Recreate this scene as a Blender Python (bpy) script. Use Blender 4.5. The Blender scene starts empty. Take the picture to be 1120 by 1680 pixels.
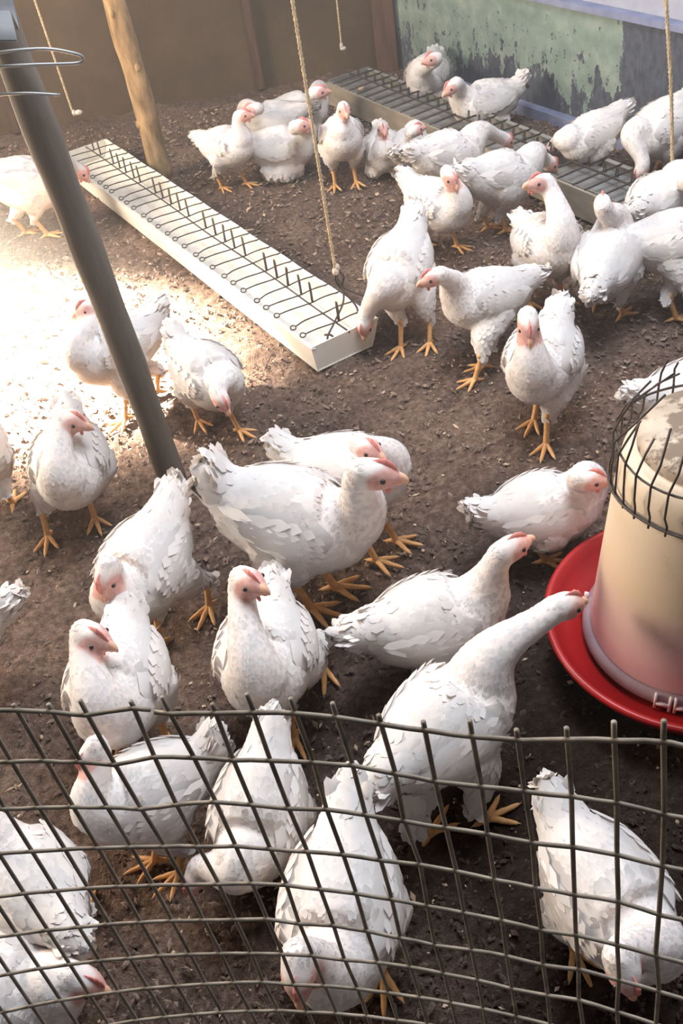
import bpy, bmesh, math, random
import numpy as np
from mathutils import Vector, Matrix
C = bpy.context.scene.collection
SC = bpy.context.scene
R = math.radians
rng = np.random.default_rng(7)
random.seed(7)

# ------------------------------------------------------------------ camera
cam = bpy.data.cameras.new('camera'); cam_o = bpy.data.objects.new('camera', cam); C.objects.link(cam_o)
TH, RHO = R(41.56), R(10.2)
r0 = Vector((1, 0, 0)); u0 = Vector((0, math.sin(TH), math.cos(TH))); fw = Vector((0, math.cos(TH), -math.sin(TH)))
rv = math.cos(RHO) * r0 - math.sin(RHO) * u0
uv = math.sin(RHO) * r0 + math.cos(RHO) * u0
M = Matrix((rv, uv, -fw)).transposed().to_4x4(); M.translation = (0, 0, 1.45)
cam_o.matrix_world = M
cam.sensor_fit = 'VERTICAL'; cam.sensor_height = 36.0; cam.lens = 1550.0 * 36.0 / 1680.0
cam.clip_start = 0.02
SC.camera = cam_o

# ------------------------------------------------------------------ light
w = bpy.data.worlds.new('world'); SC.world = w; w.use_nodes = True
bg = w.node_tree.nodes['Background']
bg.inputs['Color'].default_value = (0.88, 0.91, 1.0, 1); bg.inputs['Strength'].default_value = 0.24

def lamp(name, kind, loc, target, energy, color, **kw):
    l = bpy.data.lights.new(name, kind); o = bpy.data.objects.new(name, l); C.objects.link(o)
    o.location = loc; o.rotation_euler = (Vector(target) - Vector(loc)).to_track_quat('-Z', 'Y').to_euler()
    l.energy = energy; l.color = color
    for k, v in kw.items(): setattr(l, k, v)
    return o
# sunbeam that falls through the open left side of the pen on one patch of floor
lamp('sunbeam', 'SPOT', (-5.2, 4.6, 3.6), (-1.08, 2.68, 0.0), 520000, (1.0, 0.88, 0.68),
     spot_size=R(10.5), spot_blend=1.0, shadow_soft_size=0.15)
# daylight through the opening on the left, plus an unseen overhead lamp added as sky fill
lamp('daylight_left', 'AREA', (-3.2, 2.9, 1.9), (0.2, 2.0, 0.0), 230, (1.0, 0.84, 0.66), shape='RECTANGLE', size=1.8, size_y=1.3)
lamp('overhead_fill', 'AREA', (0.5, 2.0, 2.9), (0.4, 2.0, 0.0), 125, (0.88, 0.93, 1.0), shape='RECTANGLE', size=1.8, size_y=1.2)

vs = SC.view_settings
SC.display_settings.display_device = 'sRGB'
vs.view_transform = 'Standard'; vs.look = 'None'; vs.gamma = 1.0; vs.use_curve_mapping = False
vs.exposure = 0.0

# ------------------------------------------------------------------ materials
def mat(name, base=(.8, .8, .8), rough=.7, metal=0.0, spec=.3):
    m = bpy.data.materials.new(name); m.use_nodes = True
    b = m.node_tree.nodes['Principled BSDF']
    b.inputs['Base Color'].default_value = (*base, 1); b.inputs['Roughness'].default_value = rough
    b.inputs['Metallic'].default_value = metal; b.inputs['Specular IOR Level'].default_value = spec
    return m
class NT:
    def __init__(s, m): s.t = m.node_tree; s.b = s.t.nodes['Principled BSDF']; s.co = s.n('ShaderNodeTexCoord')
    def n(s, typ, **kw):
        x = s.t.nodes.new(typ)
        for k, v in kw.items(): setattr(x, k, v)
        return x
    def l(s, a, b): s.t.links.new(a, b)
    def noise(s, scale, detail=4, rough=.55, vec=None, map_scale=None):
        x = s.n('ShaderNodeTexNoise'); x.inputs['Scale'].default_value = scale; x.inputs['Detail'].default_value = detail; x.inputs['Roughness'].default_value = rough
        v = vec if vec is not None else s.co.outputs['Object']
        if map_scale:
            mp = s.n('ShaderNodeMapping'); mp.inputs['Scale'].default_value = map_scale; s.l(v, mp.inputs['Vector']); v = mp.outputs['Vector']
        s.l(v, x.inputs['Vector']); return x.outputs['Fac']
    def ramp(s, fac, stops):
        x = s.n('ShaderNodeValToRGB'); e = x.color_ramp.elements
        while len(e) < len(stops): e.new(.5)
        for el, (p, c) in zip(e, stops): el.position = p; el.color = (*c, 1)
        s.l(fac, x.inputs['Fac']); return x.outputs['Color']
    def mix(s, fac, a, b):
        x = s.n('ShaderNodeMix', data_type='RGBA')
        for sock, v in ((x.inputs[0], fac), (x.inputs[6], a), (x.inputs[7], b)):
            if isinstance(v, (int, float)): sock.default_value = v
            elif isinstance(v, tuple): sock.default_value = (*v, 1)
            else: s.l(v, sock)
        return x.outputs[2]
    def math(s, op, a, b=0.0, clamp=False):
        x = s.n('ShaderNodeMath', operation=op); x.use_clamp = clamp
        for sock, v in ((x.inputs[0], a), (x.inputs[1], b)):
            if isinstance(v, (int, float)): sock.default_value = v
            else: s.l(v, sock)
        return x.outputs[0]
    def bump(s, h, strength=.4, dist=.01):
        x = s.n('ShaderNodeBump'); x.inputs['Strength'].default_value = strength; x.inputs['Distance'].default_value = dist
        s.l(h, x.inputs['Height']); s.l(x.outputs['Normal'], s.b.inputs['Normal'])
    def base(s, c): s.l(c, s.b.inputs['Base Color'])

def m_noise(name, c1, c2, scale, rough=.8, bump=.3, dist=.004, map_scale=None, spec=.25, metal=0.0):
    m = mat(name, c1, rough, metal, spec); t = NT(m)
    f = t.noise(scale, 5, map_scale=map_scale); t.base(t.ramp(f, [(.3, c1), (.7, c2)]))
    if bump: t.bump(f, bump, dist)
    return m

MW = {}
def make_mats():
    # plumage
    m = mat('white_plumage', (.86, .84, .82), .85, 0, .15); t = NT(m)
    at = t.n('ShaderNodeAttribute', attribute_name='pink')
    skin = t.noise(9, 3); blot = t.ramp(skin, [(.42, (0, 0, 0)), (.75, (1, 1, 1))])
    white = t.mix(t.math('MULTIPLY', blot, .5), (.80, .745, .715), (.78, .60, .54))
    n2 = t.noise(90, 3)
    face = t.ramp(n2, [(.3, (.58, .24, .20)), (.7, (.74, .41, .35))])
    t.base(t.mix(at.outputs['Fac'], white, face)); t.bump(n2, .25, .004)
    t.b.inputs['Subsurface Weight'].default_value = .12; t.b.inputs['Subsurface Radius'].default_value = (.012, .006, .004); t.b.inputs['Subsurface Scale'].default_value = 1.0
    MW['body'] = m
    m = mat('white_feather', (.88, .87, .85), .8, 0, .15); t = NT(m)
    tr = t.n('ShaderNodeBsdfTranslucent'); tr.inputs['Color'].default_value = (.80, .72, .68, 1)
    mx = t.n('ShaderNodeMixShader'); mx.inputs[0].default_value = .22
    out = t.t.nodes['Material Output']
    t.l(t.b.outputs[0], mx.inputs[1]); t.l(tr.outputs[0], mx.inputs[2]); t.l(mx.outputs[0], out.inputs['Surface'])
    n = t.noise(14, 2); t.base(t.ramp(n, [(.3, (.755, .695, .665)), (.6, (.82, .785, .765))]))
    MW['feather'] = m
    MW['leg'] = m_noise('scaly_orange_leg', (.56, .27, .10), (.74, .43, .19), 60, .55, .5, .002)
    MW['claw'] = mat('horn_claw', (.55, .42, .28), .5)
    MW['beak'] = m_noise('horn_beak', (.70, .36, .25), (.80, .50, .34), 30, .45, .1)
    MW['comb'] = m_noise('red_comb', (.62, .17, .15), (.76, .32, .28), 60, .55, .4, .002)
    MW['eye'] = mat('dark_eye', (.02, .012, .01), .15, 0, .6)
    # the pen
    m = mat('dirt_litter', (.1, .06, .04), .95, 0, .1); t = NT(m)
    a = t.noise(3.0, 6, .6); b = t.noise(60, 5, .7); c = t.noise(240, 3, .7)
    soil = t.ramp(b, [(.28, (.085, .056, .045)), (.5, (.205, .142, .115)), (.72, (.36, .275, .23))])
    dk = t.ramp(a, [(.35, (.55, .53, .53)), (.65, (1.05, 1.0, .95))])
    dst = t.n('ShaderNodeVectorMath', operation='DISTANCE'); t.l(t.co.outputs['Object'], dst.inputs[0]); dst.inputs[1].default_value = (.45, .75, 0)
    shade_damp = t.math('ADD', dst.outputs['Value'], t.math('MULTIPLY', t.noise(4.5, 5, .6), .9))  # shade at the front painted into the soil colour, with damp round the drinker
    soil = t.mix(t.ramp(t.math('MULTIPLY', shade_damp, .5), [(.38, (0, 0, 0)), (.66, (1, 1, 1))]), t.mix(.80, soil, (.020, .013, .011)), soil)
    mm = t.n('ShaderNodeMix', data_type='RGBA', blend_type='MULTIPLY'); mm.inputs[0].default_value = 1.0
    t.l(soil, mm.inputs[6]); t.l(dk, mm.inputs[7]); t.base(mm.outputs[2])
    t.bump(t.math('ADD', b, t.math('MULTIPLY', c, .6)), .9, .012)
    MW['dirt'] = m
    m = mat('dirt_clod', (.1, .07, .05), .95, 0, .1); t = NT(m)
    c = t.ramp(t.noise(40, 5), [(.3, (.085, .055, .044)), (.7, (.34, .25, .20))])
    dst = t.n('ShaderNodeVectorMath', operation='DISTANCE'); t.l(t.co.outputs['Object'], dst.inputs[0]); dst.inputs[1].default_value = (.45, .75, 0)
    shade_damp = t.math('ADD', dst.outputs['Value'], t.math('MULTIPLY', t.noise(4.5, 5, .6), .9))  # clods get the same painted front shade and drinker damp
    t.base(t.mix(t.ramp(t.math('MULTIPLY', shade_damp, .5), [(.38, (0, 0, 0)), (.66, (1, 1, 1))]), t.mix(.72, c, (.022, .014, .011)), c))
    MW['clod'] = m
    MW['chip'] = m_noise('wood_chip', (.34, .23, .15), (.58, .45, .33), 12, .9, 0)
    m = mat('brown_plaster', (.2, .12, .07), .9, 0, .15); t = NT(m)
    a = t.noise(1.6, 6, .65); b = t.noise(40, 4); 
    col = t.ramp(a, [(.3, (.058, .037, .022)), (.55, (.105, .069, .041)), (.75, (.155, .106, .064))])
    t.base(col); t.bump(t.math('ADD', a, t.math('MULTIPLY', b, .3)), .35, .02)
    MW['brown'] = m
    # peeling green wall: green paint over dark blue grey render
    m = mat('peeling_green_wall', (.3, .4, .35), .85, 0, .2); t = NT(m)
    sep = t.n('ShaderNodeSeparateXYZ'); t.l(t.co.outputs['Object'], sep.inputs[0])
    X, Z = sep.outputs['X'], sep.outputs['Z']
    fl = t.noise(7, 6, .68, map_scale=(1, 1, .45)); fine = t.noise(45, 4, .6, map_scale=(1, 1, .5))
    green = t.ramp(t.noise(10, 5, .6), [(.3, (.14, .195, .17)), (.55, (.22, .28, .245)), (.75, (.34, .37, .32))])
    under = t.ramp(fine, [(.3, (.042, .048, .066)), (.7, (.110, .118, .145))])
    # paint is left where height and noise allow it, and it ends at x = 1.5
    k = t.math('ADD', t.math('MULTIPLY', Z, 1.35), t.math('MULTIPLY', fl, 1.25))
    k = t.math('ADD', k, t.math('MULTIPLY', fine, .3))
    keep = t.ramp(k, [(.0, (0, 0, 0)), (.985, (0, 0, 0)), (1.0, (1, 1, 1))])
    k = t.math('GREATER_THAN', t.math('ADD', k, t.math('MULTIPLY', t.noise(3.2, 3, .5), .5)), 1.23)
    edge = t.math('LESS_THAN', t.math('ADD', X, t.math('MULTIPLY', fl, .14)), 1.56)
    k = t.math('MULTIPLY', k, t.math('LESS_THAN', t.math('SUBTRACT', t.noise(30, 5, .7, map_scale=(1, 1, .6)), t.math('MULTIPLY', Z, .25)), .53))
    t.base(t.mix(t.math('MULTIPLY', k, edge), under, green)); t.bump(k, .5, .004)
    MW['green'] = m
    MW['lilac'] = m_noise('lilac_whitewash', (.30, .31, .39), (.44, .45, .52), 9, .8, .3)
    MW['navy'] = m_noise('blue_grey_ledge', (.15, .17, .28), (.26, .28, .40), 14, .8, .3)
    MW['corner'] = m_noise('dark_timber', (.06, .032, .022), (.115, .062, .042), 8, .85, .4, map_scale=(4, 4, .6))
    MW['bark'] = m_noise('pale_weathered_pole', (.085, .052, .028), (.42, .29, .15), 14, .9, .9, .012, map_scale=(2, 2, .6))
    MW['pole'] = m_noise('grey_brown_pole', (.095, .078, .066), (.175, .145, .118), 9, .8, .4, .006, map_scale=(3, 3, .4))
    MW['trough'] = m_noise('white_painted_tin', (.72, .68, .60), (.84, .82, .77), 7, .45, .15, .003, spec=.4)
    MW['mash'] = m_noise('feed_mash', (.66, .61, .54), (.80, .76, .70), 60, .95, .4, .004)
    MW['grey_tin'] = m_noise('dull_grey_tin', (.17, .16, .145), (.28, .265, .24), 11, .6, .3, .003, spec=.35)
    MW['grey_feed'] = m_noise('dusty_grey_feed', (.15, .145, .14), (.27, .26, .25), 18, .95, .5, .004)
    MW['side_board'] = m_noise('beige_side_board', (.26, .215, .165), (.40, .34, .27), 10, .8, .3, map_scale=(1, .3, 3))
    MW['wire'] = m_noise('rusty_wire', (.040, .032, .028), (.095, .072, .060), 50, .6, .3, .001, spec=.3, metal=.1)
    MW['mesh_wire'] = m_noise('weathered_mesh_wire', (.14, .115, .088), (.32, .27, .215), 40, .6, .5, .001, spec=.4, metal=.1)
    MW['bright_wire'] = mat('galvanised_wire', (.34, .34, .335), .5, .6, .4)
    MW['rope'] = m_noise('sisal_rope', (.42, .31, .18), (.62, .50, .33), 120, .9, .8, .003)
    MW['knot'] = m_noise('pale_knot', (.50, .42, .34), (.66, .58, .50), 80, .9, .6, .003)
    MW['red'] = m_noise('red_plastic', (.33, .009, .011), (.42, .016, .016), 6, .35, .05, spec=.5)
    m = mat('milky_jar', (.8, .6, .5), .4, 0, .4); t = NT(m)
    sep = t.n('ShaderNodeSeparateXYZ'); t.l(t.co.outputs['Object'], sep.inputs[0])
    h = t.math('ADD', sep.outputs['Z'], t.math('MULTIPLY', t.noise(6, 3), .05))
    body = t.ramp(t.math('MULTIPLY', h, 2.0), [(.30, (.74, .46, .47)), (.46, (.80, .56, .50)), (.60, (.80, .62, .44)), (1.0, (.80, .66, .50))])
    dirt = t.ramp(t.noise(16, 6, .7), [(.56, (0, 0, 0)), (.72, (1, 1, 1))])
    t.base(t.mix(t.math('MULTIPLY', dirt, .35), body, (.52, .38, .26)))
    t.b.inputs['Subsurface Weight'].default_value = .2; t.b.inputs['Subsurface Radius'].default_value = (.03, .015, .01)
    MW['jar'] = m
    MW['jar_ring'] = m_noise('mauve_grey_ring', (.20, .125, .14), (.32, .22, .24), 12, .5, .1)
    m = mat('dirty_jar_lid', (.6, .5, .4), .85, 0, .2); t = NT(m)
    d = t.ramp(t.noise(22, 5, .65), [(.52, (0, 0, 0)), (.60, (1, 1, 1))])
    t.base(t.mix(d, t.ramp(t.noise(14, 4), [(.3, (.44, .35, .27)), (.7, (.58, .48, .38))]), (.22, .16, .12))); t.bump(d, .4, .004)
    MW['lid'] = m
    MW['clip'] = mat('white_clip', (.78, .68, .68), .4)
    MW['grey_sheet'] = m_noise('grey_plastic_sheet', (.10, .10, .105), (.18, .185, .195), 12, .5, .4)
make_mats()

# ------------------------------------------------------------------ mesh helpers
def obj(name, V, Fc, material=None, parent=None, smooth=True, mats=None, fmat=None):
    me = bpy.data.meshes.new(name)
    me.from_pydata([tuple(map(float, v)) for v in V], [], [tuple(map(int, f)) for f in Fc]); me.update()
    o = bpy.data.objects.new(name, me); C.objects.link(o)
    for m in (mats or ([material] if material else [])): me.materials.append(m)
    if fmat is not None: me.polygons.foreach_set('material_index', np.asarray(fmat, dtype=np.int32))
    me.polygons.foreach_set('use_smooth', np.full(len(me.polygons), bool(smooth)))
    if parent is not None: o.parent = parent
    return o
def empty(name, loc, rz=0.0):
    o = bpy.data.objects.new(name, None); C.objects.link(o); o.empty_display_size = .05
    o.location = loc; o.rotation_euler = (0, 0, rz); return o
def tag(o, label=None, cat=None, group=None, kind=None):
    if label: o['label'] = label
    if cat: o['category'] = cat
    if group: o['group'] = group
    if kind: o['kind'] = kind
    return o
class MB:
    def __init__(s): s.V = []; s.F = []; s.m = []
    def add(s, V, Fc, mi=0):
        k = len(s.V); s.V += [tuple(v) for v in V]; s.F += [tuple(i + k for i in f) for f in Fc]; s.m += [mi] * len(Fc); return s
    def box(s, c, size, rz=0.0, mi=0):
        x, y, z = [d / 2 for d in size]; ca, sa = math.cos(rz), math.sin(rz)
        V = [(c[0] + px * ca - py * sa, c[1] + px * sa + py * ca, c[2] + pz) for pz in (-z, z) for px, py in ((-x, -y), (x, -y), (x, y), (-x, y))]
        return s.add(V, [(3, 2, 1, 0), (4, 5, 6, 7), (0, 1, 5, 4), (1, 2, 6, 5), (2, 3, 7, 6), (3, 0, 4, 7)], mi)
    def tube(s, pts, rad, n=8, sy=1.0, mi=0, round_ends=False):
        V, Fc = tube(pts, rad, n, sy, round_ends); return s.add(V, Fc, mi)
    def lathe(s, prof, n=48, c=(0, 0, 0), closed=False, mi=0):
        V = [(c[0] + r * math.cos(2 * math.pi * i / n), c[1] + r * math.sin(2 * math.pi * i / n), c[2] + z) for r, z in prof for i in range(n)]
        m = len(prof); Fc = []
        for j in range(m if closed else m - 1):
            j2 = (j + 1) % m
            for i in range(n):
                i2 = (i + 1) % n; Fc.append((j * n + i, j * n + i2, j2 * n + i2, j2 * n + i))
        return s.add(V, Fc, mi)
    def build(s, name, material=None, parent=None, smooth=True, mats=None):
        return obj(name, s.V, s.F, material, parent, smooth, mats, s.m if mats else None)

def nrm(v): v = np.asarray(v, float); return v / max(np.linalg.norm(v), 1e-9)
def tube(pts, rad, n=8, sy=1.0, round_ends=False):
    P = np.asarray(pts, float); r = np.broadcast_to(np.asarray(rad, float), (len(P),)).copy()
    if round_ends:
        t0 = nrm(P[0] - P[1]); t1 = nrm(P[-1] - P[-2])
        P = np.vstack([P[0] + t0 * r[0] * .92, P[0] + t0 * r[0] * .6, P, P[-1] + t1 * r[-1] * .6, P[-1] + t1 * r[-1] * .92])
        r = np.concatenate([[r[0] * .38, r[0] * .8], r, [r[-1] * .8, r[-1] * .38]])
    T = np.gradient(P, axis=0); T /= np.maximum(np.linalg.norm(T, axis=1, keepdims=True), 1e-9)
    ref = np.array([0, 1, 0.]) if abs(T[0] @ np.array([0, 1, 0.])) < .8 else np.array([1., 0, 0])
    V = []; s = ref
    for p, t, q in zip(P, T, r):
        s = s - (s @ t) * t; s = nrm(s); u = np.cross(t, s)
        for i in range(n):
            a = 2 * math.pi * i / n; V.append(p + q * (math.cos(a) * s * sy + math.sin(a) * u))
    m = len(P); Fc = []
    for j in range(m - 1):
        for i in range(n):
            i2 = (i + 1) % n; Fc.append((j * n + i, j * n + i2, (j + 1) * n + i2, (j + 1) * n + i))
    Fc.append(tuple(range(n - 1, -1, -1))); Fc.append(tuple((m - 1) * n + i for i in range(n)))
    return V, Fc
def spline(pts, k=8):
    P = np.asarray(pts, float); Q = np.vstack([2 * P[0] - P[1], P, 2 * P[-1] - P[-2]]); out = []
    for i in range(1, len(Q) - 2):
        a, b, c, d = Q[i - 1:i + 3]
        for j in range(k):
            t = j / k; out.append(.5 * ((2 * b) + (c - a) * t + (2 * a - 5 * b + 4 * c - d) * t * t + (3 * b - a - 3 * c + d) * t ** 3))
    out.append(P[-1]); return np.array(out)
def ellipsoid(c, rad, n=10, m=7, rot=None):
    V = [];
    for j in range(m + 1):
        th = math.pi * j / m
        for i in range(n):
            a = 2 * math.pi * i / n; v = np.array([math.sin(th) * math.cos(a) * rad[0], math.sin(th) * math.sin(a) * rad[1], math.cos(th) * rad[2]])
            if rot is not None: v = rot @ v
            V.append(np.asarray(c) + v)
    Fc = [(j * n + i, (j + 1) * n + i, (j + 1) * n + (i + 1) % n, j * n + (i + 1) % n) for j in range(m) for i in range(n)]
    return V, Fc

# ------------------------------------------------------------------ setting
WALL_A = np.array([.602, 4.75]); WALL_D = nrm([.44, -.9]); WALL_ANG = math.atan2(WALL_D[1], WALL_D[0])
def setting():
    # floor: fine earth with real unevenness in view
    nx, ny = 300, 380; xs = np.linspace(-2.6, 2.2, nx); ys = np.linspace(-.6, 4.9, ny)
    X, Y = np.meshgrid(xs, ys)
    Z = np.zeros_like(X)
    for lam, amp in ((.9, .004), (.35, .004), (.13, .003), (.06, .0030), (.035, .0025)):
        for _ in range(7):
            a = rng.uniform(0, 2 * math.pi); ph = rng.uniform(0, 6.28); l = lam * rng.uniform(.7, 1.4)
            Z += amp / 2.6 * np.sin((X * math.cos(a) + Y * math.sin(a)) * 2 * math.pi / l + ph)
    Z += rng.normal(0, .0024, Z.shape)
    Z -= .004
    V = np.stack([X, Y, Z], -1).reshape(-1, 3)
    idx = np.arange(nx * ny).reshape(ny, nx)
    Fc = np.stack([idx[:-1, :-1], idx[:-1, 1:], idx[1:, 1:], idx[1:, :-1]], -1).reshape(-1, 4)
    me = bpy.data.meshes.new('floor'); me.vertices.add(len(V)); me.vertices.foreach_set('co', V.ravel())
    me.loops.add(len(Fc) * 4); me.loops.foreach_set('vertex_index', Fc.ravel()); me.polygons.add(len(Fc))
    me.polygons.foreach_set('loop_start', np.arange(len(Fc)) * 4); me.update(); me.validate()
    me.polygons.foreach_set('use_smooth', np.ones(len(Fc), bool))
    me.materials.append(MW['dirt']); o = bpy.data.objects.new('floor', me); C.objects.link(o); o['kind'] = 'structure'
    g = MB()
    # the earth goes on beyond the raked part
    g.add([(-9, -4, -.03), (7, -4, -.03), (7, 9, -.03), (-9, 9, -.03)], [(0, 1, 2, 3)])
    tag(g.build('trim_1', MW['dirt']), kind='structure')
    # brown wall at the back
    b = MB(); nx, nz = 60, 40
    Vs = [(x, 4.75 + .012 * math.sin(x * 3.1 + z * 2) + rng.normal(0, .002), z) for z in np.linspace(-.02, 2.2, nz) for x in np.linspace(-2.6, .72, nx)]
    b.add(Vs, [(j * nx + i, j * nx + i + 1, (j + 1) * nx + i + 1, (j + 1) * nx + i) for j in range(nz - 1) for i in range(nx - 1)])
    b.box((-.94, 4.87, 1.09), (3.32, .1, 2.22))
    tag(b.build('wall_back', MW['brown']), kind='structure')
    # two board joints in the brown wall
    for i, x in enumerate((-.02, -1.2)):
        tag(MB().box((x, 4.728, 1.05), (.035, .02, 2.1)).build('trim_%d' % (i + 2), MW['corner'], smooth=False), kind='structure')
    # corner post
    tag(MB().box((.60, 4.70, 1.1), (.10, .10, 2.2), R(-20)).build('trim_4', MW['corner'], smooth=False), kind='structure')
    # green wall: low painted plinth, pale ledge, lilac wall above; local x runs along the wall
    n = Vector((-WALL_D[1], WALL_D[0], 0))
    def wall_piece(name, x0, x1, z0, z1, thick, material, out=0.0):
        m = MB().box(((x0 + x1) / 2, thick / 2 - out, (z0 + z1) / 2), (x1 - x0, thick, z1 - z0))
        o = m.build(name, material, smooth=False); o.location = (WALL_A[0], WALL_A[1], 0); o.rotation_euler = (0, 0, WALL_ANG); tag(o, kind='structure'); return o
    wall_piece('wall_right', -.05, 4.2, -.03, .42, .12, MW['green'])
    wall_piece('trim_5', -.05, 4.2, .42, 2.2, .12, MW['lilac'], -.035)
    wall_piece('trim_6', -.05, 4.2, .415, .435, .06, MW['navy'], .012)
    wall_piece('baseboard_right', .55, 1.75, -.02, .035, .05, MW['navy'], .04)
    # unseen roof slabs added over the near part and the back to shade them
    tag(MB().box((0, -.85, 2.27), (6, 3.0, .04)).box((-.4, 4.15, 2.27), (4.4, 1.5, .04)).build('shade_roof', MW['brown'], smooth=False), kind='structure')
setting()

def litter():
    # crumbs, chips and clods nobody could count
    def scatter(n, size, flat, material, name, label, xr=(-1.6, 1.3), yr=(.4, 4.6), bias=1.0):
        V = []; Fc = []
        base = np.array([(1, 0, 0), (-1, 0, 0), (0, 1, 0), (0, -1, 0), (0, 0, 1), (0, 0, -1)], float)
        fb = [(0, 2, 4), (2, 1, 4), (1, 3, 4), (3, 0, 4), (2, 0, 5), (1, 2, 5), (3, 1, 5), (0, 3, 5)]
        for i in range(n):
            y = yr[0] + (yr[1] - yr[0]) * rng.random() ** bias; x = rng.uniform(*xr) * (.45 + .2 * y)
            if (np.array([x, y]) - WALL_A) @ np.array([-WALL_D[1], WALL_D[0]]) > -.04: continue
            s = size * min(rng.lognormal(0, .40), 1.9) * (.55 + .17 * y); a = rng.uniform(0, 6.28)
            sc = np.array([s * rng.uniform(.8, 2.0), s * rng.uniform(.5, 1.0), s * flat])
            p = base * sc * rng.uniform(.75, 1.25, (6, 3)); t = rng.normal(0, .25)
            ca, sa = math.cos(a), math.sin(a)
            p = np.stack([p[:, 0] * ca - p[:, 1] * sa, p[:, 0] * sa + p[:, 1] * ca, p[:, 2] + p[:, 0] * t], -1) + (x, y, s * flat * .35)
            k = len(V); V += list(p); Fc += [tuple(q + k for q in f) for f in fb]
        o = obj(name, V, Fc, material, smooth=False)
        tag(o, label, 'litter', kind='stuff')
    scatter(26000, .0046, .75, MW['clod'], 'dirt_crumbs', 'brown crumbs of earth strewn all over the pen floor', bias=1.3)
    scatter(2200, .0042, .3, MW['chip'], 'wood_chips', 'pale wood shavings strewn over the earth floor')
litter()

def haze():
    # dusty air that shows the sunbeam
    o = MB().box((-1.6, 2.75, 1.12), (7.0, 4.0, 2.2)).build('dusty_air', None, smooth=False)
    m = bpy.data.materials.new('dusty_air'); m.use_nodes = True; t = m.node_tree; t.nodes.clear()
    v = t.nodes.new('ShaderNodeVolumeScatter'); v.inputs['Density'].default_value = .034; v.inputs['Anisotropy'].default_value = .35; v.inputs['Color'].default_value = (1, .97, .93, 1)
    out = t.nodes.new('ShaderNodeOutputMaterial'); t.links.new(v.outputs[0], out.inputs['Volume']); o.data.materials.append(m)
    tag(o, 'faint dusty air filling the pen and catching the sunbeam', 'haze', kind='stuff')
haze()

# ------------------------------------------------------------------ hens
BODY = np.array([[-.160, .048, .034], [-.130, .038, .058], [-.095, .022, .082], [-.050, .008, .099], [0, -.002, .106], [.048, -.004, .103], [.086, .006, .088], [.112, .030, .066]])
def feather(L, W, n_, d_, p, lift, curl=.5, hug=None):
    """one leaf shaped feather: base p, direction d_, surface normal n_ (all arrays of the same length)"""
    s = np.cross(n_, d_)
    out = []
    for t, wd, h in ((0, .25, 0), (.40, 1, 1), (.84, .72, 1), (1.0, 0, 1)):
        hz = np.sin(lift)[:, None] * L[:, None] * (t - curl * t * t)
        if hug is not None: hz = hz - ((L * t) ** 2 * hug)[:, None]
        c = p + d_ * (L * t)[:, None] + n_ * (hz + .0015)
        if wd == 0: out.append(c)
        elif wd == .25: out.append(c)
        else:
            out += [c - s * (W * wd)[:, None] - n_ * (W * .18)[:, None], c + s * (W * wd)[:, None] - n_ * (W * .18)[:, None], c + n_ * (W * .12)[:, None]]
    A = np.stack(out, 1)                                   # base, l1, r1, c1, l2, r2, c2, tip
    K = len(p); V = A.reshape(-1, 3)
    f3 = np.array([(0, 1, 3), (0, 3, 2), (4, 7, 6), (6, 7, 5)]); f4 = np.array([(1, 4, 6, 3), (3, 6, 5, 2)])
    o = (np.arange(K) * 8)[:, None, None]
    return V, [tuple(x) for x in (f3[None] + o).reshape(-1, 3)] + [tuple(x) for x in (f4[None] + o).reshape(-1, 4)]

def soft(o, N):
    N = N / np.maximum(np.linalg.norm(N, axis=1, keepdims=True), 1e-6)
    o.data.normals_split_custom_set_from_vertices([tuple(v) for v in N])
def pose(h):
    key, x, y, head_deg, s, zc, pitch, tail, sit, hp, gaze, feet, label = h
    cp, sp = math.cos(R(pitch)), math.sin(R(pitch))
    def bt(p):                                             # body frame -> hen frame
        p = np.asarray(p, float); q = np.empty_like(p)
        q[..., 0] = p[..., 0] * cp - p[..., 2] * sp; q[..., 1] = p[..., 1]; q[..., 2] = p[..., 0] * sp + p[..., 2] * cp + zc
        return q
    H = np.array(hp, float); gy, gp_ = R(gaze[0]), R(gaze[1])
    g = np.array([math.cos(gy) * math.cos(gp_), math.sin(gy) * math.cos(gp_), math.sin(gp_)])
    side = nrm(np.cross((0, 0, 1), g)); up = np.cross(g, side)
    bx = spline(np.c_[BODY[:, 0], np.zeros(len(BODY)), BODY[:, 1]], 4); br = np.interp(np.linspace(0, len(BODY) - 1, len(bx)), np.arange(len(BODY)), BODY[:, 2])
    bpts = bt(bx)
    P0 = bt(np.array([.112, 0, .030])); T0 = bt(np.array([.112 + .55, 0, .03 + .8])) - P0; T0 = nrm(T0)
    P3 = H - g * .022; L = np.linalg.norm(P3 - P0)
    d = nrm(P3 - P0)
    if d @ T0 < 0: T0 = nrm(T0 + np.array([.9, 0, -.6]))
    T1 = nrm(.45 * g + .9 * d + np.array([0, 0, .25 if H[2] > zc + .08 else 0]))
    t = np.linspace(0, 1, 14)[:, None]
    P1 = P0 + T0 * L * .38; P2 = P3 - T1 * L * .36
    npts = (1 - t) ** 3 * P0 + 3 * (1 - t) ** 2 * t * P1 + 3 * (1 - t) * t * t * P2 + t ** 3 * P3
    k = min(1.0, .17 / max(L, .05)) ** .35
    nr = np.interp(t[:, 0], [0, .25, .55, .8, 1], [.066, .051 * k, .037 * k, .030 * k, .029])
    return dict(bt=bt, H=H, g=g, side=side, up=up, bpts=bpts, br=br, npts=npts, nr=nr)

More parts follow.
